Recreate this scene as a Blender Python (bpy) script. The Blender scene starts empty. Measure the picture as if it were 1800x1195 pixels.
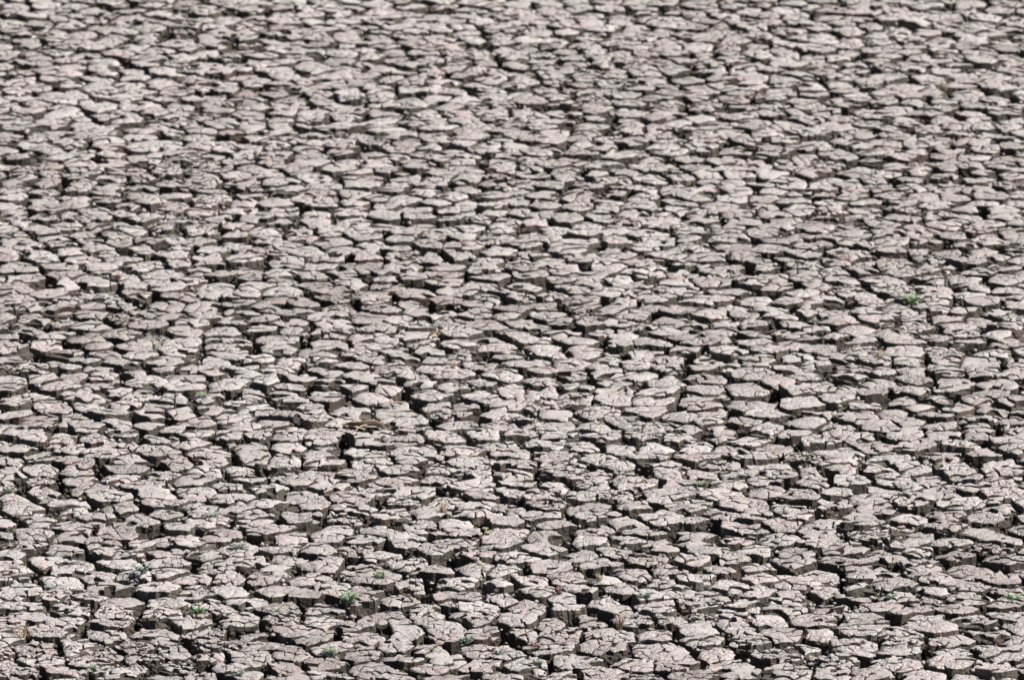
import bpy, math, random
import numpy as np
from mathutils import Vector
from mathutils.bvhtree import BVHTree

R = math.radians
sc = bpy.context.scene
col = sc.collection

# ------------------------------------------------------------------ camera
CAM_H, PITCH, VFOV = 6.4, 14.0, 5.2
IW, IH = 1800.0, 1195.0
cd = bpy.data.cameras.new('camera')
cam = bpy.data.objects.new('camera', cd); col.objects.link(cam)
cam.location = (0, 0, CAM_H)
cam.rotation_euler = (R(90 - PITCH), 0, 0)
TV = math.tan(R(VFOV / 2)); TH = TV * IW / IH
cd.sensor_width = 36.0; cd.sensor_fit = 'HORIZONTAL'
cd.lens = 18.0 / TH
cd.clip_start = 0.1; cd.clip_end = 3000
cd.dof.use_dof = True; cd.dof.focus_distance = 23.5; cd.dof.aperture_fstop = 7.5
sc.camera = cam

# ------------------------------------------------------------------ sky, sun, exposure
SUN_EL, SUN_AZ = 50.0, 101.0            # azimuth clockwise from +Y (the view direction)
w = bpy.data.worlds.new('World'); sc.world = w; w.use_nodes = True
nt = w.node_tree
sky = nt.nodes.new('ShaderNodeTexSky'); sky.sky_type = 'NISHITA'; sky.sun_disc = False
sky.sun_elevation = R(SUN_EL); sky.sun_rotation = R(SUN_AZ)
nt.links.new(sky.outputs[0], nt.nodes['Background'].inputs[0])
nt.nodes['Background'].inputs[1].default_value = 0.05
sd = bpy.data.lights.new('sun', 'SUN'); sd.energy = 5.0; sd.angle = R(0.53); sd.color = (1.0, 0.955, 0.9)
sun = bpy.data.objects.new('sun', sd); col.objects.link(sun)
sdir = Vector((math.sin(R(SUN_AZ)) * math.cos(R(SUN_EL)), math.cos(R(SUN_AZ)) * math.cos(R(SUN_EL)), math.sin(R(SUN_EL))))
sun.rotation_euler = sdir.to_track_quat('Z', 'Y').to_euler()
sc.view_settings.view_transform = 'Standard'; sc.view_settings.look = 'None'
sc.view_settings.gamma = 1.0; sc.view_settings.exposure = 0.44
sc.render.engine = 'CYCLES'

# ------------------------------------------------------------------ helpers
def ground_at(px, py, z=0.0):
    """the point of the plane at height z behind a spot of the photograph (1800 x 1195)"""
    u = (px - IW / 2) / (IW / 2) * TH; v = (IH / 2 - py) / (IH / 2) * TV
    c, s = math.cos(R(PITCH)), math.sin(R(PITCH))
    d = (u, c + v * s, -s + v * c)
    t = (z - CAM_H) / d[2]
    return (d[0] * t, d[1] * t)

def to_pixel(x, y, z=0.0):
    c, s = math.cos(R(PITCH)), math.sin(R(PITCH))
    dz = z - CAM_H
    f = y * c - dz * s; v = y * s + dz * c
    return (IW / 2 + x / f / TH * IW / 2, IH / 2 - v / f / TV * IH / 2)

def hashu(a, b, c=0):
    h = (np.asarray(a, np.int64) * 374761393 + np.asarray(b, np.int64) * 668265263 + c * 1442695041) & 0xffffffff
    h = ((h ^ (h >> 13)) * 1274126177) & 0xffffffff
    h = ((h ^ (h >> 16)) * 2246822519) & 0xffffffff
    return ((h ^ (h >> 15)) & 0xffffff) / float(0xffffff)

def h1(a, b, c=0):
    h = (a * 374761393 + b * 668265263 + c * 1442695041) & 0xffffffff
    h = ((h ^ (h >> 13)) * 1274126177) & 0xffffffff
    h = ((h ^ (h >> 16)) * 2246822519) & 0xffffffff
    return ((h ^ (h >> 15)) & 0xffffff) / float(0xffffff)

def noise2(x, y, seed=0):
    """smooth value noise in -1..1"""
    xi = np.floor(x); yi = np.floor(y)
    fx = x - xi; fy = y - yi
    fx = fx * fx * (3 - 2 * fx); fy = fy * fy * (3 - 2 * fy)
    xi = xi.astype(np.int64); yi = yi.astype(np.int64)
    a = hashu(xi, yi, seed); b = hashu(xi + 1, yi, seed)
    c = hashu(xi, yi + 1, seed); d = hashu(xi + 1, yi + 1, seed)
    return 2 * ((a * (1 - fx) + b * fx) * (1 - fy) + (c * (1 - fx) + d * fx) * fy) - 1

def clip(poly, nx, ny, d, lab=0):
    """keep the side nx*x + ny*y <= d of a convex polygon of (x, y, label of the edge that starts here)"""
    out = []
    px, py, pl = poly[-1]; pd = nx * px + ny * py - d
    for q in poly:
        qx, qy, ql = q
        qd = nx * qx + ny * qy - d
        if pd < 0:
            if qd >= 0:
                t = pd / (pd - qd)
                out.append((px + (qx - px) * t, py + (qy - py) * t, lab))
            else: out.append(q)
        elif qd < 0:
            t = pd / (pd - qd)
            out.append((px + (qx - px) * t, py + (qy - py) * t, pl))
            out.append(q)
        px, py, pl, pd = qx, qy, ql, qd
    return out

def area(poly):
    a = 0.0
    for i in range(len(poly)):
        x0, y0 = poly[i - 1][:2]; x1, y1 = poly[i][:2]
        a += x0 * y1 - x1 * y0
    return a / 2

def centroid(poly):
    a = area(poly); cx = cy = 0.0
    for i in range(len(poly)):
        x0, y0 = poly[i - 1][:2]; x1, y1 = poly[i][:2]
        k = x0 * y1 - x1 * y0
        cx += (x0 + x1) * k; cy += (y0 + y1) * k
    return cx / (6 * a), cy / (6 * a)

def resample(poly, seg):
    """points along the outline, each with how open the crack beside it is"""
    out = []
    n = len(poly); last = poly[-1][2]
    for i in range(n):
        x0, y0, l0 = poly[i]; x1, y1, _ = poly[(i + 1) % n]
        L = math.hypot(x1 - x0, y1 - y0)
        if L < 1e-5: continue
        k = max(1, int(L / seg + 0.5))
        out.append((x0, y0, max(l0, last)))
        for j in range(1, k):
            t = j / k
            out.append((x0 + (x1 - x0) * t, y0 + (y1 - y0) * t, l0))
        last = l0
    return out

def mesh_from(name, V, loops, starts, mats, matidx=None, smooth=None, tint=None):
    me = bpy.data.meshes.new(name)
    me.vertices.add(len(V)); me.vertices.foreach_set('co', np.asarray(V, np.float32).ravel())
    me.loops.add(len(loops)); me.loops.foreach_set('vertex_index', np.asarray(loops, np.int32))
    me.polygons.add(len(starts)); me.polygons.foreach_set('loop_start', np.asarray(starts, np.int32))
    for m in mats: me.materials.append(m)
    if matidx is not None: me.polygons.foreach_set('material_index', np.asarray(matidx, np.int32))
    if smooth is not None: me.polygons.foreach_set('use_smooth', np.asarray(smooth, bool))
    if tint is not None:
        me.attributes.new('tint', 'FLOAT', 'FACE').data.foreach_set('value', np.asarray(tint, np.float32))
    me.update(calc_edges=True)
    return me

# ------------------------------------------------------------------ materials
def new_mat(name):
    m = bpy.data.materials.new(name); m.use_nodes = True
    nt = m.node_tree; b = nt.nodes['Principled BSDF']
    return m, nt, b

def nd(nt, t, **kw):
    n = nt.nodes.new(t)
    for k, v in kw.items():
        if k.startswith('i_'): n.inputs[k[2:].replace('_', ' ')].default_value = v
        else: setattr(n, k, v)
    return n

def ramp(nt, fac, stops):
    r = nt.nodes.new('ShaderNodeValToRGB')
    while len(r.color_ramp.elements) < len(stops): r.color_ramp.elements.new(0.5)
    for e, (p, c) in zip(r.color_ramp.elements, stops):
        e.position = p; e.color = (c[0], c[1], c[2], 1)
    nt.links.new(fac, r.inputs[0])
    return r.outputs[0]

def mix(nt, mode, fac, a, b):
    m = nt.nodes.new('ShaderNodeMix'); m.data_type = 'RGBA'; m.blend_type = mode
    for sock, v in ((0, fac), (6, a), (7, b)):
        if hasattr(v, 'is_linked') or isinstance(v, bpy.types.NodeSocket): nt.links.new(v, m.inputs[sock])
        else: m.inputs[sock].default_value = v if sock == 0 else (*v, 1)
    return m.outputs[2]

def mud_material(name, stops, tint, rough, bumps):
    m, nt, b = new_mat(name)
    L = nt.links
    geo = nt.nodes.new('ShaderNodeNewGeometry')
    pos = geo.outputs['Position']
    n1 = nd(nt, 'ShaderNodeTexNoise', i_Scale=0.9, i_Detail=4.0, i_Roughness=0.6); L.new(pos, n1.inputs['Vector'])
    n2 = nd(nt, 'ShaderNodeTexNoise', i_Scale=55.0, i_Detail=4.0, i_Roughness=0.65); L.new(pos, n2.inputs['Vector'])
    a = nd(nt, 'ShaderNodeMath', operation='MULTIPLY_ADD'); L.new(geo.outputs['Random Per Island'], a.inputs[0]); a.inputs[1].default_value = 0.16
    a2 = nd(nt, 'ShaderNodeMath', operation='MULTIPLY_ADD'); L.new(n2.outputs[0], a2.inputs[0]); a2.inputs[1].default_value = 0.55
    at = nd(nt, 'ShaderNodeAttribute', attribute_name='tint')
    a3 = nd(nt, 'ShaderNodeMath', operation='MULTIPLY_ADD'); L.new(at.outputs['Fac'], a3.inputs[0]); a3.inputs[1].default_value = 0.38
    L.new(n1.outputs[0], a3.inputs[2]); L.new(a3.outputs[0], a2.inputs[2]); L.new(a2.outputs[0], a.inputs[2])
    s = nd(nt, 'ShaderNodeMapRange'); L.new(a.outputs[0], s.inputs[0]); s.inputs[1].default_value = 0.55; s.inputs[2].default_value = 1.45
    c = ramp(nt, s.outputs[0], stops)
    n3 = nd(nt, 'ShaderNodeTexNoise', i_Scale=6.0, i_Detail=3.0); L.new(pos, n3.inputs['Vector'])
    tr = ramp(nt, n3.outputs[0], tint)
    c2 = mix(nt, 'MULTIPLY', 1.0, c, tr)
    L.new(c2, b.inputs['Base Color'])
    b.inputs['Roughness'].default_value = rough
    b.inputs['Specular IOR Level'].default_value = 0.25
    prev = None
    for sc_, st, di, kind in bumps:
        if kind == 'n':
            t = nd(nt, 'ShaderNodeTexNoise', i_Scale=sc_, i_Detail=4.0, i_Roughness=0.6); L.new(pos, t.inputs['Vector']); h = t.outputs[0]
        else:
            t = nd(nt, 'ShaderNodeTexVoronoi', i_Scale=sc_, feature='DISTANCE_TO_EDGE'); 
            wn = nd(nt, 'ShaderNodeTexNoise', i_Scale=sc_ * 0.8, i_Detail=2.0); L.new(pos, wn.inputs['Vector'])
            vm = nd(nt, 'ShaderNodeVectorMath', operation='MULTIPLY_ADD'); L.new(wn.outputs['Color'], vm.inputs[0]); vm.inputs[1].default_value = (0.02,) * 3; L.new(pos, vm.inputs[2])
            L.new(vm.outputs[0], t.inputs['Vector'])
            mr = nd(nt, 'ShaderNodeMapRange'); L.new(t.outputs[0], mr.inputs[0]); mr.inputs[2].default_value = 0.10
            mk = nd(nt, 'ShaderNodeTexNoise', i_Scale=9.0, i_Detail=2.0); L.new(pos, mk.inputs['Vector'])
            mk2 = nd(nt, 'ShaderNodeMapRange'); L.new(mk.outputs[0], mk2.inputs[0]); mk2.inputs[1].default_value = 0.45; mk2.inputs[2].default_value = 0.6
            mx = nd(nt, 'ShaderNodeMath', operation='MAXIMUM'); L.new(mr.outputs[0], mx.inputs[0]); L.new(mk2.outputs[0], mx.inputs[1]); h = mx.outputs[0]
        bp = nd(nt, 'ShaderNodeBump'); bp.inputs['Strength'].default_value = st; bp.inputs['Distance'].default_value = di
        L.new(h, bp.inputs['Height'])
        if prev: L.new(prev.outputs[0], bp.inputs['Normal'])
        prev = bp
    L.new(prev.outputs[0], b.inputs['Normal'])
    return m

M_CRUST = mud_material('dried_mud_crust',
    [(0.0, (0.30, 0.258, 0.237)), (0.45, (0.45, 0.408, 0.390)), (1.0, (0.58, 0.535, 0.515))],
    [(0.3, (1.0, 0.93, 0.92)), (0.5, (1, 0.99, 0.985)), (0.72, (0.95, 0.965, 0.935))], 0.95,
    [(70.0, 0.6, 0.006, 'n'), (46.0, 0.9, 0.005, 'v'), (200.0, 0.9, 0.005, 'n')])
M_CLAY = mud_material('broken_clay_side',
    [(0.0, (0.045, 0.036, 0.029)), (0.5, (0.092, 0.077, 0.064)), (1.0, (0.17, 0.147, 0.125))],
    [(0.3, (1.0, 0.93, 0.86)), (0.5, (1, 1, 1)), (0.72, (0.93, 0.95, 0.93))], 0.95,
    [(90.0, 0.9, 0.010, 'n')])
M_BED = mud_material('dark_crack_floor',  # floor colour darkened to deepen the shade in the cracks
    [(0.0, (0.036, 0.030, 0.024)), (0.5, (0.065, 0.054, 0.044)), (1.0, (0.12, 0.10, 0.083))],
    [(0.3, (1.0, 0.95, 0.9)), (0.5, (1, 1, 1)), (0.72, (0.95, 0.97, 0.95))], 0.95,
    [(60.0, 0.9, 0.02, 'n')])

# ------------------------------------------------------------------ where the mud blocks stand
rng = random.Random(7)
TRACED_TILES = {      # centres of block tops seen in the photograph, in tenths of a tile: origin, zoom -> x y pairs
 (0, 800, 3.0): """60 80 215 70 385 25 100 110 220 185 80 195 330 235 560 200 630 265 420 115 640 60 900 85 1150 30 1440 70 1660 80 1690 15 1060 115 1040 175 1220 200 1420 160 1710 160 1420 235 1600 245 860 245
 120 270 190 400 170 320 360 340 480 310 610 360 630 410 900 360 1080 310 1340 330 1440 390 1590 320 1740 370 80 465 340 485 660 500 990 440 1280 465 1480 480 1660 490 60 560 390 575 870 555 1080 515 1160 575 1450 590 1700 580 330 640 700 630 1020 635 580 690 860 700 1220 690 120 660 460 735 250 715 1030 720 1400 640 1480 700 60 720 1290 750 1600 730 1760 690
 100 790 360 800 640 820 1120 780 1480 800 1700 855 1280 860 40 880 320 880 1000 875 820 905 560 940 280 935 1660 950 1390 970 840 960 180 960 420 1000 1120 1000 720 1010 560 1040 1560 1030 200 1080 900 1090 500 1090 1300 1060 1720 1080 60 1110 330 1140 640 1150 1280 1150 1500 1170 850 1150 100 1165""",
 (600, 800, 3.0): """150 25 420 25 700 30 1160 60 1460 45 1700 55 100 95 340 75 300 120 890 100 1480 115 1180 110 1760 105 40 170 165 170 400 190 680 165 880 195 1110 170 1540 160 90 220 300 235 600 230 1260 210 1560 260 90 275 285 300 450 290 690 310 1010 330 1340 320 1700 320 60 370 220 395 410 370 610 410 900 400 1050 430 1330 390 1620 420 110 430 330 460 480 510 820 460 700 520 1320 460 1110 510 1440 500 1620 540
 220 540 40 480 510 600 900 600 700 590 1080 600 1370 580 170 640 1540 620 130 695 360 700 610 665 820 680 1180 650 1050 710 610 745 1460 695 1690 660 860 750 1180 755 1380 760 1620 740 120 780 430 805 970 780 1640 790 240 830 680 840 950 850 1160 800 1300 850 300 900 560 870 940 920 1110 920 1560 860 1740 870 100 945 290 980 580 960 760 930 1000 1000 1420 1010 1700 920 330 1050 100 1030 560 1050 860 1020 1260 1070 1680 1010 1560 1080 160 1110 460 1110 740 1080 980 1090 300 1150 560 1160 850 1160 1100 1150 1420 1150 1640 1070 1740 1090 1560 1170""",
 (1200, 800, 3.0): """190 50 420 40 860 20 540 90 60 85 280 100 650 145 860 65 700 90 1060 20 1190 60 1440 60 1700 80 1100 125 900 130 1310 130 25 120 450 180 800 190 1080 190 1360 190 1620 140 230 195 1690 200 30 260 190 305 310 255 580 250 590 310 1010 280 940 340 1590 320 1360 300 1400 360 70 400 370 400 690 370 690 460 980 425 1240 410 1430 430 1670 430 110 500 400 490 850 540 1060 510 1220 490 1440 510 1700 540
 180 600 570 550 700 610 980 610 1260 570 1510 580 240 680 600 670 1100 670 1500 690 1700 640 150 730 380 720 560 740 760 710 1110 740 100 780 300 790 840 800 1450 800 1170 830 1700 780 500 800 660 860 90 860 250 890 960 850 1300 850 1560 880 100 960 560 950 940 930 1330 920 1620 930 1730 960 200 1030 720 950 890 1010 1160 960 1600 1010 520 1050 1420 1040 1720 1060 90 1090 1130 1100 1440 1110 560 1150 800 1150 300 1120 1620 1130 40 1160 1000 1160 1300 1160""",
 (0, 400, 2.987): """90 60 290 20 600 30 190 130 350 85 560 130 740 115 930 95 1100 15 1110 140 1400 40 1420 120 1590 110 1740 60 1090 185 1300 200 1490 225 560 210 700 210 910 230 270 165 80 220 1290 265 1700 200 120 280 340 300 640 275 1470 330 1120 300 870 315 130 330 480 340 700 360 1640 290 1700 370 80 380 390 380 620 410 870 400 1100 340 1250 400 1540 400 1090 455 180 480 450 450 640 480 920 470 1200 490 1290 440 470 510 640 545 950 535 1360 530 1700 470 50 560 300 550 420 580 500 610 690 610 930 600 1200 590 1480 580 1740 560
 250 610 70 690 720 670 1180 630 1480 650 440 690 200 735 860 740 1140 700 1140 760 1440 740 1680 710 560 770 60 790 320 820 780 810 1410 790 1600 780 1000 840 1170 830 200 870 410 870 730 885 1080 885 1300 870 1540 830 1740 850 540 830 490 945 820 945 1380 950 1120 960 1620 940 70 920 210 1000 650 1010 1260 1000 1560 900 910 1055 430 1060 1640 1000 1530 1050 1200 1090 1000 1130 640 1130 200 1100 390 1150 60 1060 1290 1150 1540 1150 1720 1080 840 1170 80 1150 1690 1160""",
 (600, 400, 2.987): """150 40 480 40 290 95 800 40 1060 50 1320 30 1620 20 1700 60 640 90 170 130 820 110 450 150 1180 110 1560 100 110 180 310 190 760 170 970 190 1240 150 1420 120 1590 180 1720 130 550 200 150 230 370 250 790 240 1180 210 1400 200 60 280 230 300 720 290 960 300 1300 280 1620 250 1750 280 540 370 390 330 160 340 700 380 950 360 1260 370 1560 300 1460 380 410 390 190 420 440 440 920 420 700 440 1080 430 1290 400 1620 410 1300 460 1520 450 1720 470 170 460 180 520 400 510 960 480 1150 550 930 550 640 540 1340 530 1560 520
 40 580 420 560 830 610 320 630 1040 620 210 600 620 650 1280 640 1460 570 1440 660 1720 540 880 650 90 660 970 700 740 710 1090 655 1220 700 1690 690 1620 600 270 720 510 730 340 680 830 775 1390 720 1220 770 1080 790 1590 760 600 820 70 835 280 840 900 840 1240 830 1440 850 1660 850 190 890 480 890 740 890 1200 890 870 930 510 930 90 960 270 960 580 980 830 975 1130 990 1340 955 1620 950 860 1030 1340 1040 1490 1020 1680 1030 1120 1070 350 1060 310 1110 580 1030 820 1140 1080 1130 1590 1090 120 1090 560 1100 1460 1150 390 1165 100 1170 1700 1110 660 1170""",
 (1200, 400, 2.987): """60 30 260 30 640 25 880 20 1090 20 1400 20 1650 50 240 90 50 90 320 110 680 90 900 80 1250 90 1580 110 400 180 640 140 870 140 1120 150 1760 120 150 220 660 190 1080 190 1340 200 1170 225 1560 210 940 210 450 260 380 290 60 290 1030 270 1320 260 1700 260 840 320 620 340 1090 320 1360 310 420 365 130 370 1490 340 1720 320 670 410 970 390 450 430 160 460 720 450 1150 430 890 410 1640 430 1400 470 1010 480 840 490 1190 510 60 510 570 510 1310 520 1480 510 1650 540 1730 460
 350 560 620 575 880 590 1180 585 1500 590 370 600 100 610 720 640 930 640 1370 645 1160 650 1660 650 230 650 450 640 1180 700 820 690 590 690 410 690 110 730 1560 700 880 725 80 770 650 770 1060 760 1030 810 1440 790 1200 790 350 830 110 840 610 860 860 840 1180 850 1680 840 1420 850 650 900 140 870 390 900 950 915 1330 890 1170 910 60 910 170 950 1270 940 700 940 1560 920 430 965 940 970 640 1010 1220 1010 1560 1000 440 1040 150 1000 810 1040 1020 1040 190 1080 730 1100 1380 1080 1560 1100 1170 1080 1000 1130 460 1130 1700 1120 1220 1150 60 1150 250 1150 860 1180""",
}
PITS = [float(k) for k in """270 823 177 833 463 832 100 858 170 898 108 925 263 933 63 973 463 953 350 987 283 1007 283 963 487 903 230 1027 347 1028 567 930 372 1090 573 1060 423 1113 43 867 437 853 363 1177 463 1183
780 843 700 927 730 987 623 987 990 940 1000 953 890 893 843 930 803 993 753 1023 760 1040 1187 947 1130 1030 907 1017 1102 1060 850 1040 1007 1100 677 1110 993 1123 620 1093 1023 1060 1093 1160 883 1127 667 890 1057 1017 1137 830
1387 860 1467 907 1457 883 1730 817 1790 933 1250 930 1283 953 1477 937 1523 957 1333 883 1333 993 1347 1013 1497 1033 1560 1003 1657 973 1220 1017 1520 1053 1303 1157 1457 1150 1733 1150 1630 1160 1400 1063 1403 823 1457 837
415 500 372 477 281 437 315 407 221 450 90 510 127 547 201 607 131 614 47 601 54 628 562 537 345 641 318 695 489 705 516 721 472 691 261 772 372 782 412 701 121 765 385 581 204 517 549 584 33 745 546 685
965 494 797 544 828 711 834 728 871 624 731 718 1025 587 1085 581 1102 440 1065 534 891 460 744 467 794 591 751 510 640 591 667 614 741 604 918 778 1049 675 1122 688 848 745 1182 721 767 751 1042 447 734 768 714 695 1035 768 1176 467
1317 554 1351 587 1297 601 1270 664 1260 648 1401 547 1615 500 1555 527 1645 594 1458 661 1665 433 1485 607 1752 464 1692 474 1709 614 1290 728 1394 715 1310 711 1679 701 1558 708 1237 778 1448 594 1722 674 1227 433 1367 460 1786 705 1719 785 1391 778 1451 443 1642 728 1367 701
637 187 945 161 995 141 727 218 724 127 804 80 1035 124 1002 218 848 281 915 231 851 254 717 174 1045 13 1172 288 1099 167 1029 311 1169 355 607 318 848 341 1069 244 962 94
1334 335 1320 318 1491 204 1625 181 1538 365 1250 345 1769 268 1776 278 1401 100 1679 261 1351 84 1280 264 1394 351 1561 47 1729 23 1638 191 1501 114 1213 117 1307 124 1769 174 1702 305 1752 74 1290 194 1434 321
281 197 328 164 341 187 325 134 338 33 241 281 562 221 529 371 362 385 114 308 157 134 291 70 40 127 234 80 164 368 211 391 244 378 261 331 228 121 131 194 278 244 489 208 572 40 395 365 197 248 405 77 452 70 33 365""".split()]      # wide dark holes where cracks meet
PITS = [ground_at(a, b_, -0.02) for a, b_ in zip(PITS[0::2], PITS[1::2])]
PITG = {}
for p in PITS: PITG.setdefault((int(math.floor(p[0] / .2)), int(math.floor(p[1] / .2))), []).append(p)
seeds = []
for (ox, oy, zm), txt in TRACED_TILES.items():
    t = [float(k) for k in txt.split()]
    for a, b_ in zip(t[0::2], t[1::2]):
        p = ground_at(ox + a / zm, oy + b_ / zm)
        if all((p[0] - q[0]) ** 2 + (p[1] - q[1]) ** 2 > 0.088 ** 2 for q in seeds): seeds.append(p)
N_TRACED = len(seeds)

X_LIM = lambda y: 0.0708 * y + 1.0
Y0, Y1 = 20.2, 33.2
SP = 0.116
cellsz = SP
gridd = {}
def gkey(x, y): return (int(math.floor(x / cellsz)), int(math.floor(y / cellsz)))
for i, (x, y) in enumerate(seeds): gridd.setdefault(gkey(x, y), []).append((x, y, SP * 0.46))
for (x, y) in PITS: gridd.setdefault(gkey(x, y), []).append((x, y, 0.0))
def free(x, y, r):
    kx, ky = gkey(x, y)
    for a in (-2, -1, 0, 1, 2):
        for b_ in (-2, -1, 0, 1, 2):
            for (qx, qy, qr) in gridd.get((kx + a, ky + b_), ()):
                if (qx - x) ** 2 + (qy - y) ** 2 < (r + qr) ** 2: return False
    return True
def scatter(n, lo, hi):
    for _ in range(n):
        y = rng.uniform(Y0, Y1); lim = X_LIM(y)
        x = rng.uniform(-lim, lim)
        r = SP * rng.uniform(lo, hi) * (1.0 - 0.09 * min(1.0, max(0.0, (y - 22.5) / 6.0)))      # the cells get finer away from the bank
        if free(x, y, r):
            seeds.append((x, y)); gridd.setdefault(gkey(x, y), []).append((x, y, r))
scatter(5000, 0.50, 0.60)
scatter(26000, 0.40, 0.50)
scatter(20000, 0.36, 0.40)
# neighbours through the grid
C2 = 0.28
def make_near():
    big = {}
    for i, (x, y) in enumerate(seeds): big.setdefault((int(math.floor(x / C2)), int(math.floor(y / C2))), []).append(i)
    def near(i):
        x, y = seeds[i]; kx, ky = int(math.floor(x / C2)), int(math.floor(y / C2))
        out = []
        for a in (-1, 0, 1):
            for b_ in (-1, 0, 1):
                for j in big.get((kx + a, ky + b_), ()):
                    if j != i: out.append(((seeds[j][0] - x) ** 2 + (seeds[j][1] - y) ** 2, j))
        out.sort()
        return [j for _, j in out[:18]]
    return near
def cell(i, near, gap):
    sx, sy = seeds[i]
    poly = [(sx - .16, sy - .16, 1.), (sx + .16, sy - .16, 1.), (sx + .16, sy + .16, 1.), (sx - .16, sy + .16, 1.)]
    for j in near(i):
        qx, qy = seeds[j]
        dx, dy = qx - sx, qy - sy
        L = math.hypot(dx, dy); nx, ny = dx / L, dy / L
        poly = clip(poly, nx, ny, nx * (sx + qx) / 2 + ny * (sy + qy) / 2 - gap(i, j) * (1.0 + 0.75 * max(-0.35, 2 * nx * ny)) / 2, 1.)      # one crack direction gapes wider
        if len(poly) < 3: return poly
    return poly
for it in range(2):                      # drying mud evens its cells out
    near = make_near()
    new = []
    for i in range(len(seeds)):
        c = centroid(cell(i, near, lambda i, j: 0.0)); k = 0.45 if i < N_TRACED else 0.75
        new.append((seeds[i][0] + (c[0] - seeds[i][0]) * k, seeds[i][1] + (c[1] - seeds[i][1]) * k))
    seeds = new
near = make_near()

def pair_gap(i, j):
    a, b_ = (i, j) if i < j else (j, i)
    h = h1(a, b_, 5); g = h1(a, b_, 9)
    return 0.0085 + 0.013 * h * h + (0.020 * (g - 0.84) / 0.16 if g > 0.84 else 0.0)

# ------------------------------------------------------------------ one block: crust flakes over a clay column
class Geo:
    def __init__(self):
        self.v = []; self.info = []      # xy(z0) and kind per vertex
        self.loops = []; self.starts = []; self.mi = []; self.n = 0
    def face(self, ids, m):
        self.starts.append(len(self.loops)); self.loops.extend(ids); self.mi.append(m)

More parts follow.
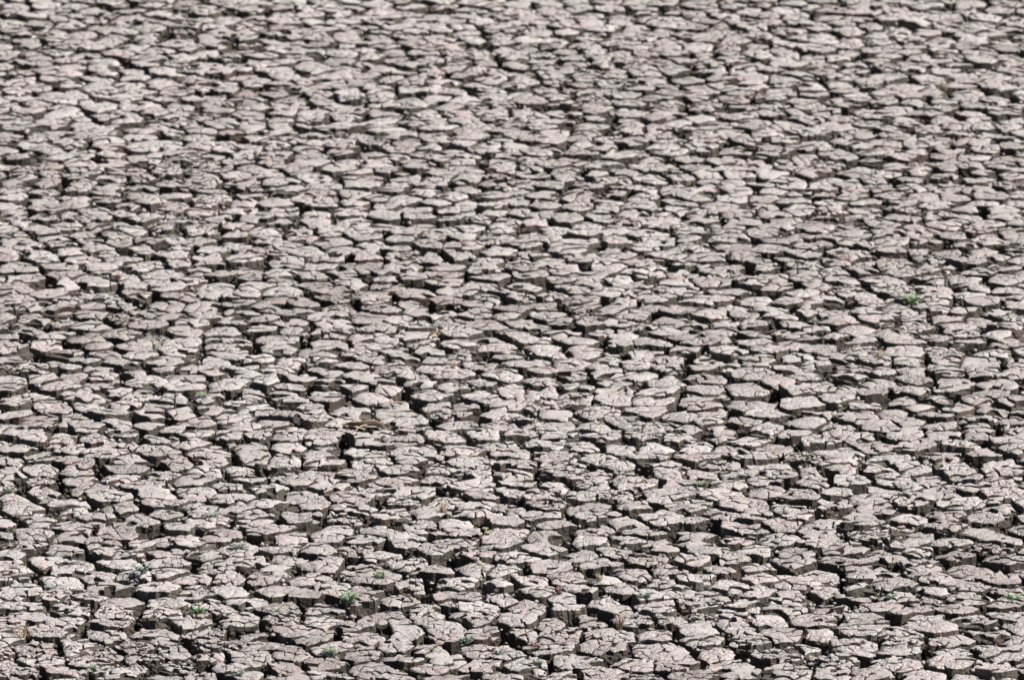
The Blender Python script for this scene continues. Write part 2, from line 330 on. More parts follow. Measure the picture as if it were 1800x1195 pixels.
blocks = []
gx = []; gy = []; gz = []; gk = []          # vertices: x, y, z before warping, weight of the wall roughness
for i in range(len(seeds)):
    sx, sy = seeds[i]
    pxx, pyy = to_pixel(sx, sy)
    infr = (-60 < pxx < IW + 60) and (-40 < pyy < IH + 60)
    dist = math.hypot(sy, CAM_H)
    lod = 0 if (infr and dist < 25.2) else (1 if infr else 2)
    poly = cell(i, near, pair_gap)
    if len(poly) < 3 or area(poly) < 0.0012: continue
    rb = random.Random(i * 31 + 5)
    # the wide holes that open where long cracks meet
    kx, ky = int(math.floor(sx / .2)), int(math.floor(sy / .2))
    for a in (-1, 0, 1):
        for b_ in (-1, 0, 1):
            for (qx, qy) in PITG.get((kx + a, ky + b_), ()):
                ccx, ccy = centroid(poly)
                dx, dy = qx - ccx, qy - ccy; L = math.hypot(dx, dy)
                if L < 0.03 or L > 0.16: continue
                nx, ny = dx / L, dy / L
                rr = math.hypot(0.025 * nx, 0.042 * ny)
                q = clip(poly, nx, ny, nx * ccx + ny * ccy + max(L - rr, L * 0.45), 1.)
                if len(q) >= 3 and area(q) > 0.003: poly = q
    # corners crumble away where three cracks meet
    ccx, ccy = centroid(poly)
    for (x, y, _) in list(poly):
        dx, dy = x - ccx, y - ccy; L = math.hypot(dx, dy)
        cut = rb.uniform(0.0, 0.011) if rb.random() < 0.75 else rb.uniform(0.01, 0.028)
        a_ = rb.uniform(-0.5, 0.5); nx, ny = dx / L, dy / L
        nx, ny = nx * math.cos(a_) - ny * math.sin(a_), nx * math.sin(a_) + ny * math.cos(a_)
        q = clip(poly, nx, ny, nx * x + ny * y - min(cut, L * 0.35), 1.)
        if len(q) >= 3: poly = q
    A = area(poly); cx, cy = centroid(poly)
    P = np.array(poly)[:, :2]; Q = np.roll(P, -1, axis=0); E = Q - P
    EL = np.maximum(np.hypot(E[:, 0], E[:, 1]), 1e-9)
    N = np.stack([E[:, 1], -E[:, 0]], 1) / EL[:, None]      # outward normals of the counter-clockwise outline
    D = (N * P).sum(1)
    NL = [(float(a), float(b_), float(c_)) for (a, b_), c_ in zip(N, D)]
    # --- plates of dried crust on its top; some stay joined to a neighbour
    crumbly = rb.random() < 0.08 + 0.22 * (math.sin(sx * 2.1 + 1.3) * math.sin(sy * 1.1 + sx * 0.6) > 0.55) + 0.5 * math.exp(-((sx + 1.15) / 0.55) ** 2 - ((sy - 21.6) / 0.5) ** 2) + 0.35 * math.exp(-((sx - 0.75) / 0.3) ** 2 - ((sy - 22.1) / 0.3) ** 2)
    fsz = rb.uniform(0.024, 0.037) * (0.76 if crumbly else 1.0) * (0.97, 1.12, 1.9)[lod]
    want = max(3, int(A / (fsz * fsz)))
    fs = []
    x0, y0 = P.min(0); x1, y1 = P.max(0)
    tries = 0; lim2 = (fsz * 0.60) ** 2
    while len(fs) < want and tries < want * 14:
        tries += 1
        x = rb.uniform(x0, x1); y = rb.uniform(y0, y1)
        if any(a * x + b_ * y - c_ > -0.004 for a, b_, c_ in NL): continue
        if any((x - a) ** 2 + (y - b_) ** 2 < lim2 for a, b_ in fs): continue
        fs.append((x, y))
    if not fs: fs = [(cx, cy)]
    nf = len(fs)
    FA = np.array(fs)
    DD = ((FA[:, None, :] - FA[None, :, :]) ** 2).sum(-1)
    ORD = np.argsort(DD, axis=1)[:, 1:13].tolist()
    par = list(range(nf))
    def root(a):
        while par[a] != a: a = par[a]
        return a
    for a in range(nf):
        if ORD[a] and rb.random() < (0.35 if crumbly else (0.66, 0.68, 0.6)[lod]):
            k = ORD[a][min(len(ORD[a]) - 1, rb.randrange(4))]
            if DD[a, k] < (1.7 * fsz) ** 2: par[root(a)] = root(k)
    amp = (1.7 if crumbly else rb.uniform(0.5, 1.2)) * (1.0 if lod == 0 else 0.95)
    plane = {}
    for a in range(nf):
        r_ = root(a)
        if r_ not in plane:
            plane[r_] = (rb.gauss(0, 0.0023) * amp, rb.gauss(0, 0.055) * amp, rb.gauss(0, 0.055) * amp, fs[a])
    base = rb.gauss(0, 0.0032) + (-0.014 if rb.random() < 0.05 else 0)
    tx, ty = rb.gauss(0, 0.03), rb.gauss(0, 0.03)
    dome = rb.uniform(-0.003, 0.005)
    rimd = rb.uniform(0.0, 0.005)
    rb_r = math.sqrt(A / math.pi)
    vx = []; vy = []; vz = []; vk = []
    g = Geo()
    seg = (0.0115, 0.0145, 0.035)[lod]
    capz = base - rb.uniform(0.011, 0.018)
    # --- the clay column below: rings going down
    bp = resample(poly, (0.014, 0.02, 0.05)[lod])
    nb = len(bp)
    zs = [capz, base - 0.028, base - 0.044, base - 0.062, base - 0.085, -0.16] if lod < 2 else [capz, base - 0.06, -0.16]
    ins = [0.030, 0.016, 0.034, 0.014, 0.030, -0.03] if lod < 2 else [0.03, 0.02, -0.03]
    for zz, k in zip(zs, ins):
        for (x, y, _) in bp:
            vx.append(x + (cx - x) * k); vy.append(y + (cy - y) * k); vz.append(zz); vk.append(1.0 if zz < capz else 0.25)
    for r_ in range(len(zs) - 1):
        for a in range(nb):
            b_ = (a + 1) % nb
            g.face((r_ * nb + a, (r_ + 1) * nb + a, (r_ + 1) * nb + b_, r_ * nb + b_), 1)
    ci = len(vx); vx.append(cx); vy.append(cy); vz.append(capz); vk.append(0.25)
    for a in range(nb): g.face((a, (a + 1) % nb, ci), 1)
    for fi, (fx, fy) in enumerate(fs):
        fp = poly; rf = root(fi)
        for fj in ORD[fi]:
            qx, qy = fs[fj]
            dx, dy = qx - fx, qy - fy; L = math.hypot(dx, dy)
            a, b_ = (fi, fj) if fi < fj else (fj, fi)
            hh = h1(a + i * 64, b_, 3); h2 = h1(a + i * 64, b_, 4)
            if rf == root(fj):
                cw, op = (0.0, 0.0) if h2 < 0.8 else (0.0012 + 0.0012 * hh, 0.7)
            elif h2 < 0.55: cw, op = 0.0010 + 0.0016 * hh, 0.6
            else: cw, op = (0.0020 + 0.0045 * hh * hh) * (1.0 if lod == 0 else 0.9), 1.0
            nx, ny = dx / L, dy / L
            fp = clip(fp, nx, ny, nx * (fx + qx) / 2 + ny * (fy + qy) / 2 - cw / 2, op)
            if len(fp) < 3: break
        if len(fp) < 3: continue
        fa = area(fp)
        if fa < 2.0e-5: continue
        fcx, fcy = centroid(fp)
        dr = -max(a * fcx + b_ * fcy - c_ for a, b_, c_ in NL)      # distance to the rim
        if rb.random() < (0.06 if dr < 0.02 else 0.010): continue       # broken away
        ring = np.array(resample(fp, seg)); n = len(ring)
        fr = math.sqrt(fa / math.pi)
        fz, ftx, fty, (pcx, pcy) = plane[rf]
        if dr < 0.022 and rb.random() < 0.10:      # a rim piece that has slipped
            fz -= rb.uniform(0.004, 0.016); ftx += 0.25 * (cx - fcx) / rb_r; fty += 0.25 * (cy - fcy) / rb_r
            ring[:, 2] = 1.0
        bev = min(0.0022, fr * 0.2); bz = rb.uniform(0.001, 0.0024)
        bul = rb.uniform(-0.0016, 0.0014)
        sk = min(capz - rb.uniform(0.002, 0.02), base + fz - 0.02)
        def top(x, y):
            rr2 = ((x - cx) ** 2 + (y - cy) ** 2) / rb_r ** 2
            d_ = D[:, None] - N[:, :1] * x[None] - N[:, 1:] * y[None]
            d_ = np.maximum(d_.min(0), 0)
            return base + tx * (x - cx) + ty * (y - cy) - dome * rr2 - rimd * np.exp(-d_ / 0.009) + fz + ftx * (x - pcx) + fty * (y - pcy)
        rx, ry, ro = ring[:, 0], ring[:, 1], ring[:, 2]
        tz = top(np.append(rx, fcx), np.append(ry, fcy))
        zc = float(tz[-1]) + bul; tz = tz[:-1]
        kb = bev / max(fr, 1e-4) * ro
        o = len(vx)
        RX = [rx, rx, rx + (fcx - rx) * kb]; RY = [ry, ry, ry + (fcy - ry) * kb]
        RZ = [np.full(n, sk), tz - bz * ro, tz]
        last = 2
        if lod == 0:
            RX.append(rx + (fcx - rx) * .58); RY.append(ry + (fcy - ry) * .58); RZ.append(tz + (zc - tz) * .72)
            last = 3
        vx.extend(np.concatenate(RX).tolist()); vy.extend(np.concatenate(RY).tolist()); vz.extend(np.concatenate(RZ).tolist())
        vk.extend([0.8] * n + [0.0] * (n * last))
        c_ = len(vx); vx.append(fcx); vy.append(fcy); vz.append(zc); vk.append(0.0)
        for r_ in range(last):
            for a in range(n):
                b_ = (a + 1) % n
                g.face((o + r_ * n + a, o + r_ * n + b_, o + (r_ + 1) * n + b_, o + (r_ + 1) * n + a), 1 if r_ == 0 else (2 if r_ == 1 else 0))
        for a in range(n): g.face((o + last * n + a, o + last * n + (a + 1) % n, c_), 0)
    off = len(gx)
    gx.extend(vx); gy.extend(vy); gz.extend(vz); gk.extend(vk)
    blocks.append(dict(i=i, off=off, n=len(vx), g=g, c=(cx, cy), lod=lod, base=base, A=A, px=(pxx, pyy), infr=infr, poly=poly, crumbly=crumbly))

X = np.array(gx); Y = np.array(gy); Z = np.array(gz); K = np.array(gk)
# wander of the cracks: the same field for every block, so the blocks keep fitting each other
wx = 0.011 * noise2(X * 9.0, Y * 9.0, 11) + 0.0064 * noise2(X * 31, Y * 31, 12) + 0.0038 * noise2(X * 95, Y * 95, 13)
wy = 0.011 * noise2(X * 9.0, Y * 9.0, 21) + 0.0064 * noise2(X * 31, Y * 31, 22) + 0.0038 * noise2(X * 95, Y * 95, 23)
X2 = X + wx + K * (0.0070 * noise2(X * 70 + Z * 40, Y * 70 - Z * 90, 31) + 0.0022 * noise2(X * 190 + Z * 170, Y * 190, 33))
Y2 = Y + wy + K * (0.0070 * noise2(X * 70 - Z * 90, Y * 70 + Z * 40, 32) + 0.0022 * noise2(X * 190, Y * 190 - Z * 170, 34))
Z2 = Z + (1 - K) * (0.0028 * noise2(X * 22, Y * 22, 41) + 0.0026 * noise2(X * 62, Y * 62, 42) + 0.0011 * noise2(X * 150, Y * 150, 43)) \
     + 0.010 * noise2(X * 1.1, Y * 1.1, 45)
V = np.stack([X2, Y2, Z2], 1)

# ------------------------------------------------------------------ the ground: crack floor that runs on to the horizon
def ground_sheet():
    xs = sorted(set([-900, -300, -100, -40, -15, -8] + [round(-3.7 + 0.1 * k, 3) for k in range(75)] + [8, 15, 40, 100, 300, 900]))
    ys = sorted(set([-600, -200, -60, -20, 0, 9, 16] + [round(19.9 + 0.1 * k, 3) for k in range(137)] + [36, 42, 70, 150, 400, 1500]))
    XX, YY = np.meshgrid(np.array(xs, float), np.array(ys, float))
    lim = 0.0708 * YY + 0.85
    ins = np.minimum(np.minimum(lim - np.abs(XX), YY - Y0 - 0.1), Y1 - 0.15 - YY)
    t = np.clip(ins / 0.15 + 0.5, 0, 1)
    ZZ = -0.004 + t * (-0.098 + 0.030 * noise2(XX * 6, YY * 6, 61) + 0.015 * noise2(XX * 1.7, YY * 1.7, 62))
    nx, ny = len(xs), len(ys)
    idx = np.arange(nx * ny).reshape(ny, nx)
    q = np.stack([idx[:-1, :-1], idx[:-1, 1:], idx[1:, 1:], idx[1:, :-1]], -1).reshape(-1, 4)
    fc = t[:-1, :-1].ravel()
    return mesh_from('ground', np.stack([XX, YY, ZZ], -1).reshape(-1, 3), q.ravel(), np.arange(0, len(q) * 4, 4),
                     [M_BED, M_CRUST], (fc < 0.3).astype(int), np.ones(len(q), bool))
ground = bpy.data.objects.new('ground', ground_sheet()); col.objects.link(ground)
ground['kind'] = 'structure'; ground['label'] = 'dried out mud flat split into thick polygonal blocks'

# ------------------------------------------------------------------ blocks as objects
def shown(b):
    px, py = b['px']
    if not (10 < px < IW - 10 and 10 < py < IH - 5): return -1
    return b['A'] / (b['c'][1] ** 3)
ranked = sorted(blocks, key=shown, reverse=True)
single = set(b['i'] for b in ranked[:300] if shown(b) > 0)
SM = lambda g: np.array(g.mi) == 0
rest = []
for b in blocks:
    g = b['g']
    if b['i'] in single:
        cx, cy = b['c']
        vv = V[b['off']:b['off'] + b['n']] - np.array([cx, cy, 0.0])
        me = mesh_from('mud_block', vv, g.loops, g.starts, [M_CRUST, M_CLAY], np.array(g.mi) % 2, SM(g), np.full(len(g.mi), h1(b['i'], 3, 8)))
        o = bpy.data.objects.new('mud_block', me); col.objects.link(o)
        o.location = (cx, cy, 0); o.parent = ground
    else:
        rest.append(b)
vo = 0; lo = 0; VV = []; LL = []; SS = []; MM = []
for b in rest:
    g = b['g']
    VV.append(V[b['off']:b['off'] + b['n']])
    LL.append(np.array(g.loops, np.int64) + vo); SS.append(np.array(g.starts, np.int64) + lo); MM.append(np.array(g.mi))
    vo += b['n']; lo += len(g.loops)
MM = np.concatenate(MM)
me = mesh_from('far_mud_blocks', np.concatenate(VV), np.concatenate(LL), np.concatenate(SS), [M_CRUST, M_CLAY], MM % 2, MM == 0, np.concatenate([np.full(len(b['g'].mi), h1(b['i'], 3, 8)) for b in rest]))
o = bpy.data.objects.new('far_mud_blocks', me); col.objects.link(o); o.parent = ground; o['kind'] = 'stuff'
o['label'] = 'smaller and farther blocks of the cracked mud'

# ------------------------------------------------------------------ crumbs fallen into the cracks and onto the blocks
rc = random.Random(99)
def crumb_shape(r):
    pts = [(1, 0, 0), (-1, 0, 0), (0, 1, 0), (0, -1, 0), (0, 0, 1), (0, 0, -1), (.6, .6, .5), (-.6, -.5, .55)]
    a = rc.uniform(0, 6.28); ca, sa = math.cos(a), math.sin(a)
    sx_, sy_, sz_ = rc.uniform(.7, 1.4), rc.uniform(.6, 1.1), rc.uniform(.45, .9)
    out = []
    for (x, y, z) in pts[:6]:
        k = rc.uniform(.75, 1.25)
        x, y, z = x * sx_ * k, y * sy_ * k, z * sz_ * k
        out.append((r * (x * ca - y * sa), r * (x * sa + y * ca), r * z))
    return out, [(0, 2, 4), (2, 1, 4), (1, 3, 4), (3, 0, 4), (2, 0, 5), (1, 2, 5), (3, 1, 5), (0, 3, 5)]
cv = []; cl = []; cs = []; cm = []
def add_crumb(x, y, z, r, m):
    p, f = crumb_shape(r); o_ = len(cv)
    cv.extend((x + a, y + b_, z + c_) for a, b_, c_ in p)
    for t in f: cs.append(len(cl)); cl.extend(o_ + k for k in t); cm.append(m)
def warp1(x, y):
    a = np.array([x]); b_ = np.array([y])
    return (x + float((0.011 * noise2(a * 9.0, b_ * 9.0, 11) + 0.0064 * noise2(a * 31, b_ * 31, 12))[0]),
            y + float((0.011 * noise2(a * 9.0, b_ * 9.0, 21) + 0.0064 * noise2(a * 31, b_ * 31, 22))[0]))
for b in blocks:
    if not b['infr']: continue
    P_ = b['poly']; cx, cy = b['c']
    heavy = b['crumbly']
    for (x, y, _) in P_:
        for k in range(rc.randrange(1, 7) if heavy else rc.randrange(0, 5)):
            t = rc.uniform(1.02, 1.16)
            x_, y_ = cx + (x - cx) * t + rc.gauss(0, .006), cy + (y - cy) * t + rc.gauss(0, .006)
            add_crumb(x_, y_, rc.uniform(-0.075, -0.008), rc.uniform(.004, .014), 1 if rc.random() < .8 else 0)
    if heavy:
        for k in range(rc.randrange(2, 7)):
            x, y, _ = rc.choice(P_); t = rc.uniform(.3, .95)
            x_, y_ = cx + (x - cx) * t, cy + (y - cy) * t
            add_crumb(x_, y_, b['base'] + 0.003, rc.uniform(.003, .008), 0)
cv = np.array(cv)
cc = np.repeat(cv.reshape(-1, 6, 3).mean(1), 6, axis=0); qx, qy = cc[:, 0], cc[:, 1]
cv[:, 0] += 0.011 * noise2(qx * 9.0, qy * 9.0, 11) + 0.0064 * noise2(qx * 31, qy * 31, 12)
cv[:, 1] += 0.011 * noise2(qx * 9.0, qy * 9.0, 21) + 0.0064 * noise2(qx * 31, qy * 31, 22)
cv[:, 2] += 0.010 * noise2(qx * 1.1, qy * 1.1, 45)
me = mesh_from('mud_crumbs', cv, np.array(cl), np.array(cs), [M_CRUST, M_CLAY], np.array(cm), None, np.repeat(np.random.RandomState(4).rand(len(cs) // 8), 8))
o = bpy.data.objects.new('mud_crumbs', me); col.objects.link(o)
o['kind'] = 'stuff'; o['label'] = 'small crumbs of broken mud lying in the cracks and on blocks'; o['category'] = 'crumbs'

# ------------------------------------------------------------------ finding the top of a block
CEN = np.array([b['c'] for b in blocks])
def on_block(px, py):
    x, y = ground_at(px, py)
    k = int(np.argmin(((CEN - np.array([x, y])) ** 2).sum(1)))
    b = blocks[k]; g = b['g']
    vv = [tuple(v) for v in V[b['off']:b['off'] + b['n']]]
    st = list(g.starts) + [len(g.loops)]
    t = BVHTree.FromPolygons(vv, [g.loops[st[q]:st[q + 1]] for q in range(len(g.starts))])
    cx, cy = warp1(*b['c'])
    for step in range(12):
        k_ = step / 14.0
        hit = t.ray_cast(Vector((x + (cx - x) * k_, y + (cy - y) * k_, 0.3)), Vector((0, 0, -1)))
        if hit[0] is not None and hit[0].z > b['base'] - 0.022: return hit[0]
    return Vector((cx, cy, b['base']))
def px_size(y): return 2 * math.hypot(y, CAM_H) * TH / IW

def plain(name, c, rough=0.7, var=0.35, trans=0.0):
    m, nt, b = new_mat(name)
    geo = nt.nodes.new('ShaderNodeNewGeometry')
    r = ramp(nt, geo.outputs['Random Per Island'], [(0, tuple(v * (1 - var) for v in c)), (1, tuple(min(1, v * (1 + var)) for v in c))])
    n = nd(nt, 'ShaderNodeTexNoise', i_Scale=120.0, i_Detail=2.0); nt.links.new(geo.outputs['Position'], n.inputs['Vector'])
    r2 = ramp(nt, n.outputs[0], [(0.3, (.75, .75, .75)), (0.7, (1.15, 1.15, 1.15))])
    nt.links.new(mix(nt, 'MULTIPLY', 1.0, r, r2), b.inputs['Base Color'])
    b.inputs['Roughness'].default_value = rough
    b.inputs['Specular IOR Level'].default_value = 0.3
    if trans:
        b.inputs['Subsurface Weight'].default_value = 0.0
    return m
MAT = {
    'bright': plain('weed_bright_green', (0.36, 0.47, 0.29)), 'green': plain('weed_green', (0.33, 0.42, 0.29)),
    'blue': plain('weed_bluish_green', (0.37, 0.43, 0.37)), 'pale': plain('weed_grey_green', (0.42, 0.44, 0.38)),
    'yellow': plain('weed_yellow_green', (0.41, 0.45, 0.31)), 'red': plain('sprout_red', (0.42, 0.25, 0.22)),
    'pink': plain('sprout_pink', (0.38, 0.27, 0.26)), 'orange': plain('sprout_orange', (0.42, 0.22, 0.12)),
    'straw': plain('dry_straw', (0.47, 0.40, 0.30), var=0.2), 'brown': plain('dry_brown_grass', (0.27, 0.20, 0.14)),
    'husk': plain('dry_husk_dark', (0.36, 0.29, 0.20), var=0.2),  # darker straw tone for the striped strips
    'wood': plain('dead_wood', (0.10, 0.075, 0.055), var=0.15), 'redwood': plain('reddish_stick', (0.22, 0.11, 0.07), var=0.15),
    'leafbrown': plain('dead_leaf_brown', (0.32, 0.22, 0.12), var=0.1), 'leafyellow': plain('dead_leaf_yellow', (0.55, 0.47, 0.18), var=0.1),
}
class MB:
    def __init__(self): self.v = []; self.f = []
    def quadleaf(self, p, d, up, L, W):
        side = d.cross(up); side = side.normalized() if side.length > 1e-6 else Vector((1, 0, 0))
        nrm = side.cross(d).normalized()
        o = len(self.v)
        self.v += [p, p + d * L * .45 + side * W * .5 + nrm * W * .18, p + d * L, p + d * L * .45 - side * W * .5 + nrm * W * .18, p + d * L * .5]
        self.f += [(o, o + 1, o + 4), (o + 1, o + 2, o + 4), (o, o + 4, o + 3), (o + 4, o + 2, o + 3)]
    def tube(self, pts, radii, n=5):
        o = len(self.v)
        for i, p in enumerate(pts):
            d = (pts[min(i + 1, len(pts) - 1)] - pts[max(i - 1, 0)]).normalized()
            a = d.cross(Vector((0, 0, 1)) if abs(d.z) < .9 else Vector((1, 0, 0))).normalized(); b_ = d.cross(a)
            for k in range(n):
                t = 6.2832 * k / n
                self.v.append(p + (a * math.cos(t) + b_ * math.sin(t)) * radii[i])
        for i in range(len(pts) - 1):
            for k in range(n):
                q = (k + 1) % n
                self.f.append((o + i * n + k, o + i * n + q, o + (i + 1) * n + q, o + (i + 1) * n + k))
        self.f.append(tuple(o + (len(pts) - 1) * n + k for k in range(n)))
        self.f.append(tuple(o + k for k in reversed(range(n))))
    def ribbon(self, mids, sides, nrms, widths, thick, fold):
        """a blade with a midrib fold and real thickness"""
        o = len(self.v); n = len(mids)
        for layer in (0, -thick):
            for i in range(n):
                m, s_, u, w_ = mids[i], sides[i], nrms[i], widths[i]
                self.v += [m - s_ * w_ * .5 + u * (fold * w_ + layer), m + u * layer, m + s_ * w_ * .5 + u * (fold * w_ + layer)]
        h = 3 * n
        for i in range(n - 1):
            a = o + 3 * i
            for k in (0, 1):
                self.f.append((a + k, a + k + 1, a + k + 4, a + k + 3))
                self.f.append((a + h + k, a + h + k + 3, a + h + k + 4, a + h + k + 1))
            self.f.append((a, a + 3, a + 3 + h, a + h)); self.f.append((a + 2, a + 2 + h, a + 5 + h, a + 5))
        e = o + 3 * (n - 1)
        for k in (0, 1):
            self.f.append((o + k, o + k + h, o + k + 1 + h, o + k + 1)); self.f.append((e + k, e + k + 1, e + k + 1 + h, e + k + h))
    def build(self, name, mat, parent, smooth=True):
        me = bpy.data.meshes.new(name); me.from_pydata([tuple(v) for v in self.v], [], self.f); me.materials.append(mat)
        me.polygons.foreach_set('use_smooth', [smooth] * len(me.polygons)); me.update()
        o = bpy.data.objects.new(name, me); col.objects.link(o); o.parent = parent
        return o
def thing(name, label, cat, loc, group=None):
    o = bpy.data.objects.new(name, None); col.objects.link(o); o.location = loc; o.empty_display_size = 0.05
    o['label'] = label; o['category'] = cat
    if group: o['group'] = group
    return o

# ------------------------------------------------------------------ green weeds and red sprouts
def weed(name, px, py, wpx, hpx, kind, label, cat, group, upright=0.35, dens=1.0):
    p = on_block(px, py + hpx * 0.3)
    r = random.Random(int(px * 7 + py)); ps = px_size(p.y)
    W = wpx * ps; H = max(0.012, hpx * ps * 0.75)
    t = thing(name, label, cat, p - Vector((0, 0, 0.003)), group)
    st = MB(); lf = MB()
    n = max(5, int(18 * dens))
    for k in range(n):
        a = 6.2832 * (k + r.random() * .8) / n
        L = W * .5 * r.uniform(.55, 1.1); hh = H * r.uniform(.45, 1.0) * (1.0 if r.random() < .7 else .4)
        d = Vector((math.cos(a), math.sin(a) * .95, 0))
        pts = []
        for q in range(5):
            s_ = q / 4
            pts.append(d * L * s_ * (1 - .35 * upright) + Vector((r.gauss(0, .0015), r.gauss(0, .0015), hh * (math.sin(s_ * 1.9) if upright < .6 else s_ ** .8) + .001)))
        st.tube(pts, [.0011, .001, .0009, .0008, .0005], 4)
        m = max(5, int(L / .0032))
        for q in range(m):
            s_ = .18 + .82 * (q + r.random()) / m
            f_ = s_ * 4; i0 = min(3, int(f_)); pp = pts[i0].lerp(pts[i0 + 1], f_ - i0)
            for sd_ in (-1, 1):
                aa = a + sd_ * r.uniform(.5, 1.3)
                dd = Vector((math.cos(aa), math.sin(aa), r.uniform(.1, .8))).normalized()
                lf.quadleaf(pp, dd, Vector((0, 0, 1)), r.uniform(.0055, .0105), r.uniform(.0035, .006))
    st.build('stem', MAT['pink'] if kind in ('red', 'pink', 'orange') else MAT['green'], t); lf.build('foliage', MAT[kind], t)
WEEDS = [
 (1608, 524, 42, 22, 'bright', 'brightest green weed tuft, alone at right in the middle distance', .45, 1.3),
 (614, 1055, 46, 24, 'green', 'largest green weed tuft, spread over a block left of bottom centre', .5, 1.4),
 (350, 1068, 32, 19, 'bright', 'yellowish green weed tuft beside a deep crack at lower left', .5, 1.2),
 (580, 1137, 34, 18, 'green', 'dark green weed tuft just below the largest weed tuft', .5, 1.1),
 (823, 1116, 32, 18, 'blue', 'bluish green weed tuft standing near the bottom centre', .5, 1.0),
 (249, 1005, 34, 15, 'blue', 'bluish green weed lying flat on a block at lower left', .3, 1.0),
 (670, 1010, 24, 14, 'yellow', 'small yellow green weed right above the largest weed tuft', .4, .9),
 (16, 860, 26, 12, 'pale', 'pale green weed cut by the left edge of the picture, lower half', .3, .8),
 (356, 695, 26, 10, 'green', 'low green weed on a flat block left of the dry husk leaf', .3, .8),
 (408, 467, 22, 9, 'green', 'small green weed on a far block beside a long black crack', .3, .7),
 (22, 410, 22, 8, 'pale', 'faint green weed on a far block at the left edge, upper half', .3, .6),
 (1238, 850, 24, 12, 'yellow', 'small light green weed between blocks right of centre', .4, .7),
 (1783, 1046, 32, 11, 'bright', 'vivid green weed strip at the right edge near the bottom', .3, 1.0),
 (1568, 1046, 22, 9, 'green', 'tiny green weed on a broad block at lower right', .3, .6),
 (374, 902, 24, 10, 'pale', 'greyish green weed on a pale block, lower left, under the low green weed', .3, .7),
 (1136, 1047, 26, 11, 'pale', 'pale grey green weed on a block above the dry brown grass clump', .3, .7),
 (485, 1066, 26, 12, 'pale', 'greyish weed between the yellowish tuft and the largest tuft', .3, .8),
 (153, 1180, 20, 17, 'green', 'upright green weed in a crack by the bottom left corner', .7, .9),
 (418, 950, 36, 13, 'pale', 'wide grey green weed mat over the top of a block, lower left', .25, 1.0),
 (877, 1141, 18, 8, 'blue', 'tiny bluish weed right of the bluish tuft at bottom centre', .3, .6),
 (90, 1030, 24, 8, 'blue', 'thin bluish green weed on a block at the far lower left', .3, .6),
 (420, 1180, 24, 12, 'pale', 'pale green weed at the bottom edge, left of centre', .4, .8),
 (800, 572, 22, 8, 'pale', 'faint grey green weed on a block in the very middle', .3, .6),
 (950, 1162, 14, 11, 'green', 'dark green sprig at the bottom, right of the bluish tuft', .7, .6),
]
for px, py, w_, h_, kind, lab, up, de in WEEDS:
    weed('green_weed', px, py, w_, h_, kind, lab, 'weed', 'weeds growing on the mud blocks', up, de)
SPROUTS = [
 (876, 648, 20, 16, 'red', 'orange red sprout standing on a block at the picture centre', .8, .7),
 (925, 686, 15, 16, 'pink', 'dark pink sprout on a block just below the orange red one', .9, .6),
 (815, 428, 16, 15, 'pink', 'thin pink sprout on a far block above the centre', .9, .5),
 (210, 490, 9, 15, 'orange', 'slim orange brown sprout on a far block at left', 1.0, .4),
 (443, 440, 13, 9, 'pink', 'small pink sprout on a far block left of centre', .7, .4),
 (983, 1040, 15, 20, 'pink', 'dull pink sprout in a crack right of bottom centre', .9, .6),
 (943, 1127, 20, 9, 'red', 'low dark red sprig on a block near the bottom centre', .3, .5),
 (1497, 527, 17, 8, 'pink', 'faint pink sprout left of the brightest green weed', .5, .5),
]
for px, py, w_, h_, kind, lab, up, de in SPROUTS:
    weed('red_sprout', px, py, w_, h_, kind, lab, 'sprout', 'reddish sprouts on the mud blocks', up, de)

# ------------------------------------------------------------------ the dry husk leaf
def blade(mb, pts, widths, fold, thick=.0012, roll=None):
    n = len(pts); mids = []; sides = []; nrms = []
    for i in range(n):
        d = (pts[min(i + 1, n - 1)] - pts[max(i - 1, 0)]).normalized()
        s_ = d.cross(Vector((0, 0, 1))).normalized()
        if roll:
            u = s_.cross(d).normalized(); c_, q = math.cos(roll[i]), math.sin(roll[i])
            s_ = s_ * c_ + u * q
        mids.append(pts[i]); sides.append(s_); nrms.append(s_.cross(d).normalized())
    mb.ribbon(mids, sides, nrms, widths, thick, fold)
hp = on_block(640, 752); ps = px_size(hp.y)
hk = thing('dry_husk_leaf', 'straw coloured dry husk leaf folded over a block left of centre', 'dead leaf', hp)
def hpt(px, py, dy=0.0): return Vector(((px - 640) * ps, dy, (752 - py) * ps))
rh = random.Random(3)
for k in range(6):                       # the husk has dried into narrow strips that fan out to the left
    t = k / 5.0
    y0 = 755 - 11 * t; dv = .035 - .06 * t
    pts = [hpt(588 + 9 * k * rh.uniform(.6, 1.2), y0 + 1 - 2 * t, .045 - .09 * t), hpt(606, y0 - 4, dv + .02), hpt(624, y0 - 8 + rh.uniform(-1, 1), dv + .01), hpt(642, 743 - 5 * t + rh.uniform(-1, 1), dv * .7),
           hpt(658, 741 - 4 * t, dv * .6), hpt(669, 743 - 4 * t, dv * .6 + .004), hpt(676 + rh.uniform(-2, 4), 750 + 5 * rh.random(), dv * .6 + .008)]
    m = MB()
    blade(m, pts, [.004, .017, .024, .027, .026, .020, .006], rh.choice((-.35, .3)), roll=[rh.uniform(-.2, .9) for _ in pts])
    m.build('husk_strip', MAT[('straw', 'husk', 'straw', 'brown', 'straw', 'husk')[k]], hk)
m = MB()
m.tube([hpt(646, 738, -.02), hpt(636, 738, -.035), hpt(627, 743, -.05), hpt(622, 752, -.06), hpt(621, 764, -.068), hpt(622, 773, -.07)], [.0022, .0022, .002, .0018, .0016, .001], 5)
m.build('curled_strand', MAT['straw'], hk)
m = MB()
blade(m, [hpt(650, 786, -.11), hpt(664, 784, -.115), hpt(680, 785, -.12)], [.003, .010, .004], -.2, roll=[0, .2, .1])
m.build('torn_shred', MAT['straw'], hk)

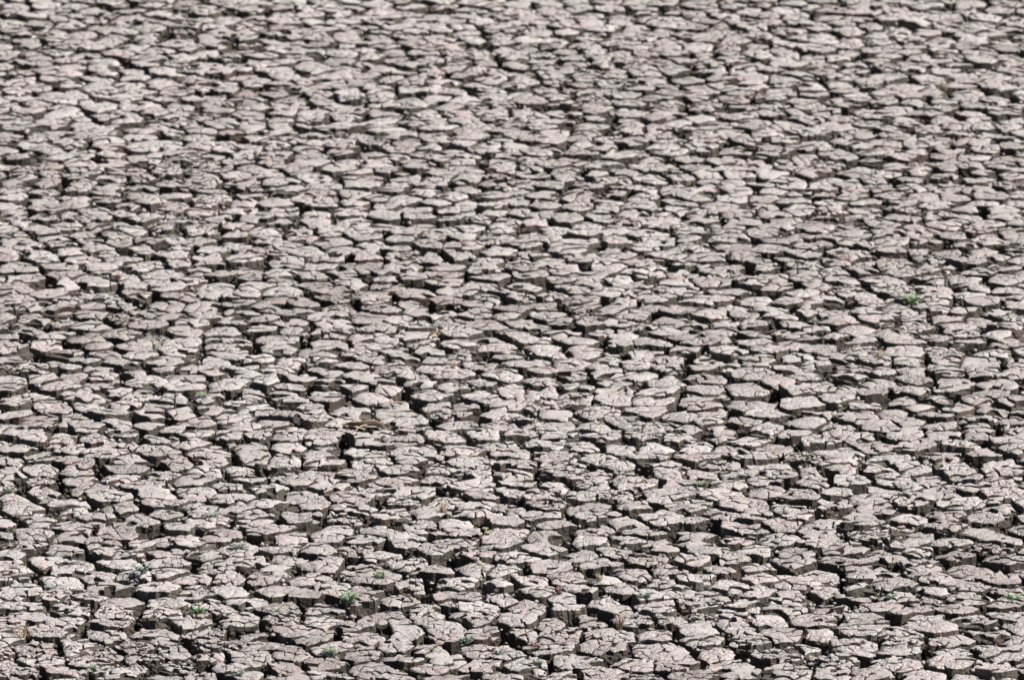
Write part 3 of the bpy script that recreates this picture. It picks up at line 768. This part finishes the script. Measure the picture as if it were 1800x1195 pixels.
# ------------------------------------------------------------------ dead leaves, twigs and dry grass
def dead_leaf(px, py, L, mat, label, ang):
    p = on_block(px, py); t = thing('dead_leaf', label, 'dead leaf', p, 'dead leaves on the mud')
    d = Vector((math.cos(ang), math.sin(ang), 0)); m = MB()
    blade(m, [d * L * (k / 4 - .5) + Vector((0, 0, .004 + .012 * math.sin(k / 4 * math.pi) + .004 * k)) for k in range(5)], [L * .05, L * .3, L * .42, L * .3, L * .04], .25)
    m.build('leaf_blade', MAT[mat], t)
    m = MB(); m.tube([d * -L * .5 + Vector((0, 0, .004)), d * -L * .75 + Vector((0, .004, .003))], [.0015, .001], 5); m.build('stalk', MAT[mat], t)
dead_leaf(763, 598, .055, 'leafbrown', 'curled brown dead leaf on a block above the picture centre', .3)
dead_leaf(855, 947, .022, 'leafyellow', 'small yellow dead leaf on a pale block below the centre', .9)

def twig(px, py, H, mat, label, forks, lean=0.0):
    p = on_block(px, py); t = thing('standing_twig', label, 'twig', p - Vector((0, 0, .01)), 'dead twigs standing in the mud')
    r = random.Random(int(px)); m = MB()
    pts = [Vector((lean * H * k / 4 + r.gauss(0, .0015), r.gauss(0, .002), (H + .01) * k / 4)) for k in range(5)]
    m.tube(pts, [.0046, .0042, .0036, .003, .0018], 6); m.build('stem', MAT[mat], t)
    for (s_, a, L) in forks:
        f_ = s_ * 4; i0 = min(3, int(f_)); q = pts[i0].lerp(pts[i0 + 1], f_ - i0)
        m = MB(); e = Vector((math.sin(a) * L, 0, math.cos(a) * L))
        m.tube([q, q + e * .5 + Vector((0, .002, .002)), q + e], [.0024, .002, .0011], 5); m.build('branch', MAT[mat], t)
twig(1670, 495, .050, 'wood', 'dark forked twig standing on a block up right of the brightest weed', [(.55, .6, .026), (.75, -.7, .020)], -.1)
twig(1437, 373, .046, 'redwood', 'straight reddish stick standing in the far right half', [], .05)
twig(306, 722, .062, 'wood', 'brown broken stalk standing left of the low green weed', [(.5, -.8, .02), (.7, .9, .018)], .1)
twig(1402, 487, .044, 'wood', 'short dark stub standing right of centre, far half', [(.8, .5, .012)], -.05)
twig(985, 236, .040, 'wood', 'thin dark stalk standing on a far block near the top', [(.6, .8, .02)], .1)

def dry_grass(px, py, wpx, hpx, label):
    x, y = ground_at(px, py + hpx * .4); p = Vector((x, y, -.03)); ps = px_size(y); r = random.Random(int(px + py))
    t = thing('dry_grass_clump', label, 'dry grass', p, 'dry grass clumps in the cracks')
    for part in range(3):
        m = MB()
        for k in range(9):
            a = r.uniform(0, 6.28); R_ = wpx * ps * .5 * r.uniform(.2, 1); H = hpx * ps * r.uniform(.5, 1.0) + .03
            d = Vector((math.cos(a), math.sin(a), 0)); b0 = d * R_ * .25
            m.tube([b0, b0 + d * R_ * .3 + Vector((0, 0, H * .55)), b0 + d * R_ * .9 + Vector((r.gauss(0, .004), r.gauss(0, .004), H))], [.0014, .0012, .0006], 4)
        m.build('grass_blades', MAT['brown' if part else 'straw'], t)
dry_grass(1090, 1090, 24, 26, 'brown dry grass clump in a crack at bottom, right of centre')
dry_grass(1055, 1015, 16, 16, 'thin dry grass clump above the brown clump, lower right of centre')
dry_grass(1546, 622, 18, 18, 'dry grass clump in a crack below the brightest weed')
dry_grass(797, 640, 16, 14, 'dry grass clump in a crack left of the orange red sprout')
dry_grass(1660, 150, 30, 24, 'wide dry grass patch between far blocks at upper right')
dry_grass(40, 1110, 40, 20, 'wide dry grass patch among crumbled blocks at lower left')
dry_grass(780, 890, 18, 16, 'dry grass clump in a crack right below the husk leaf')
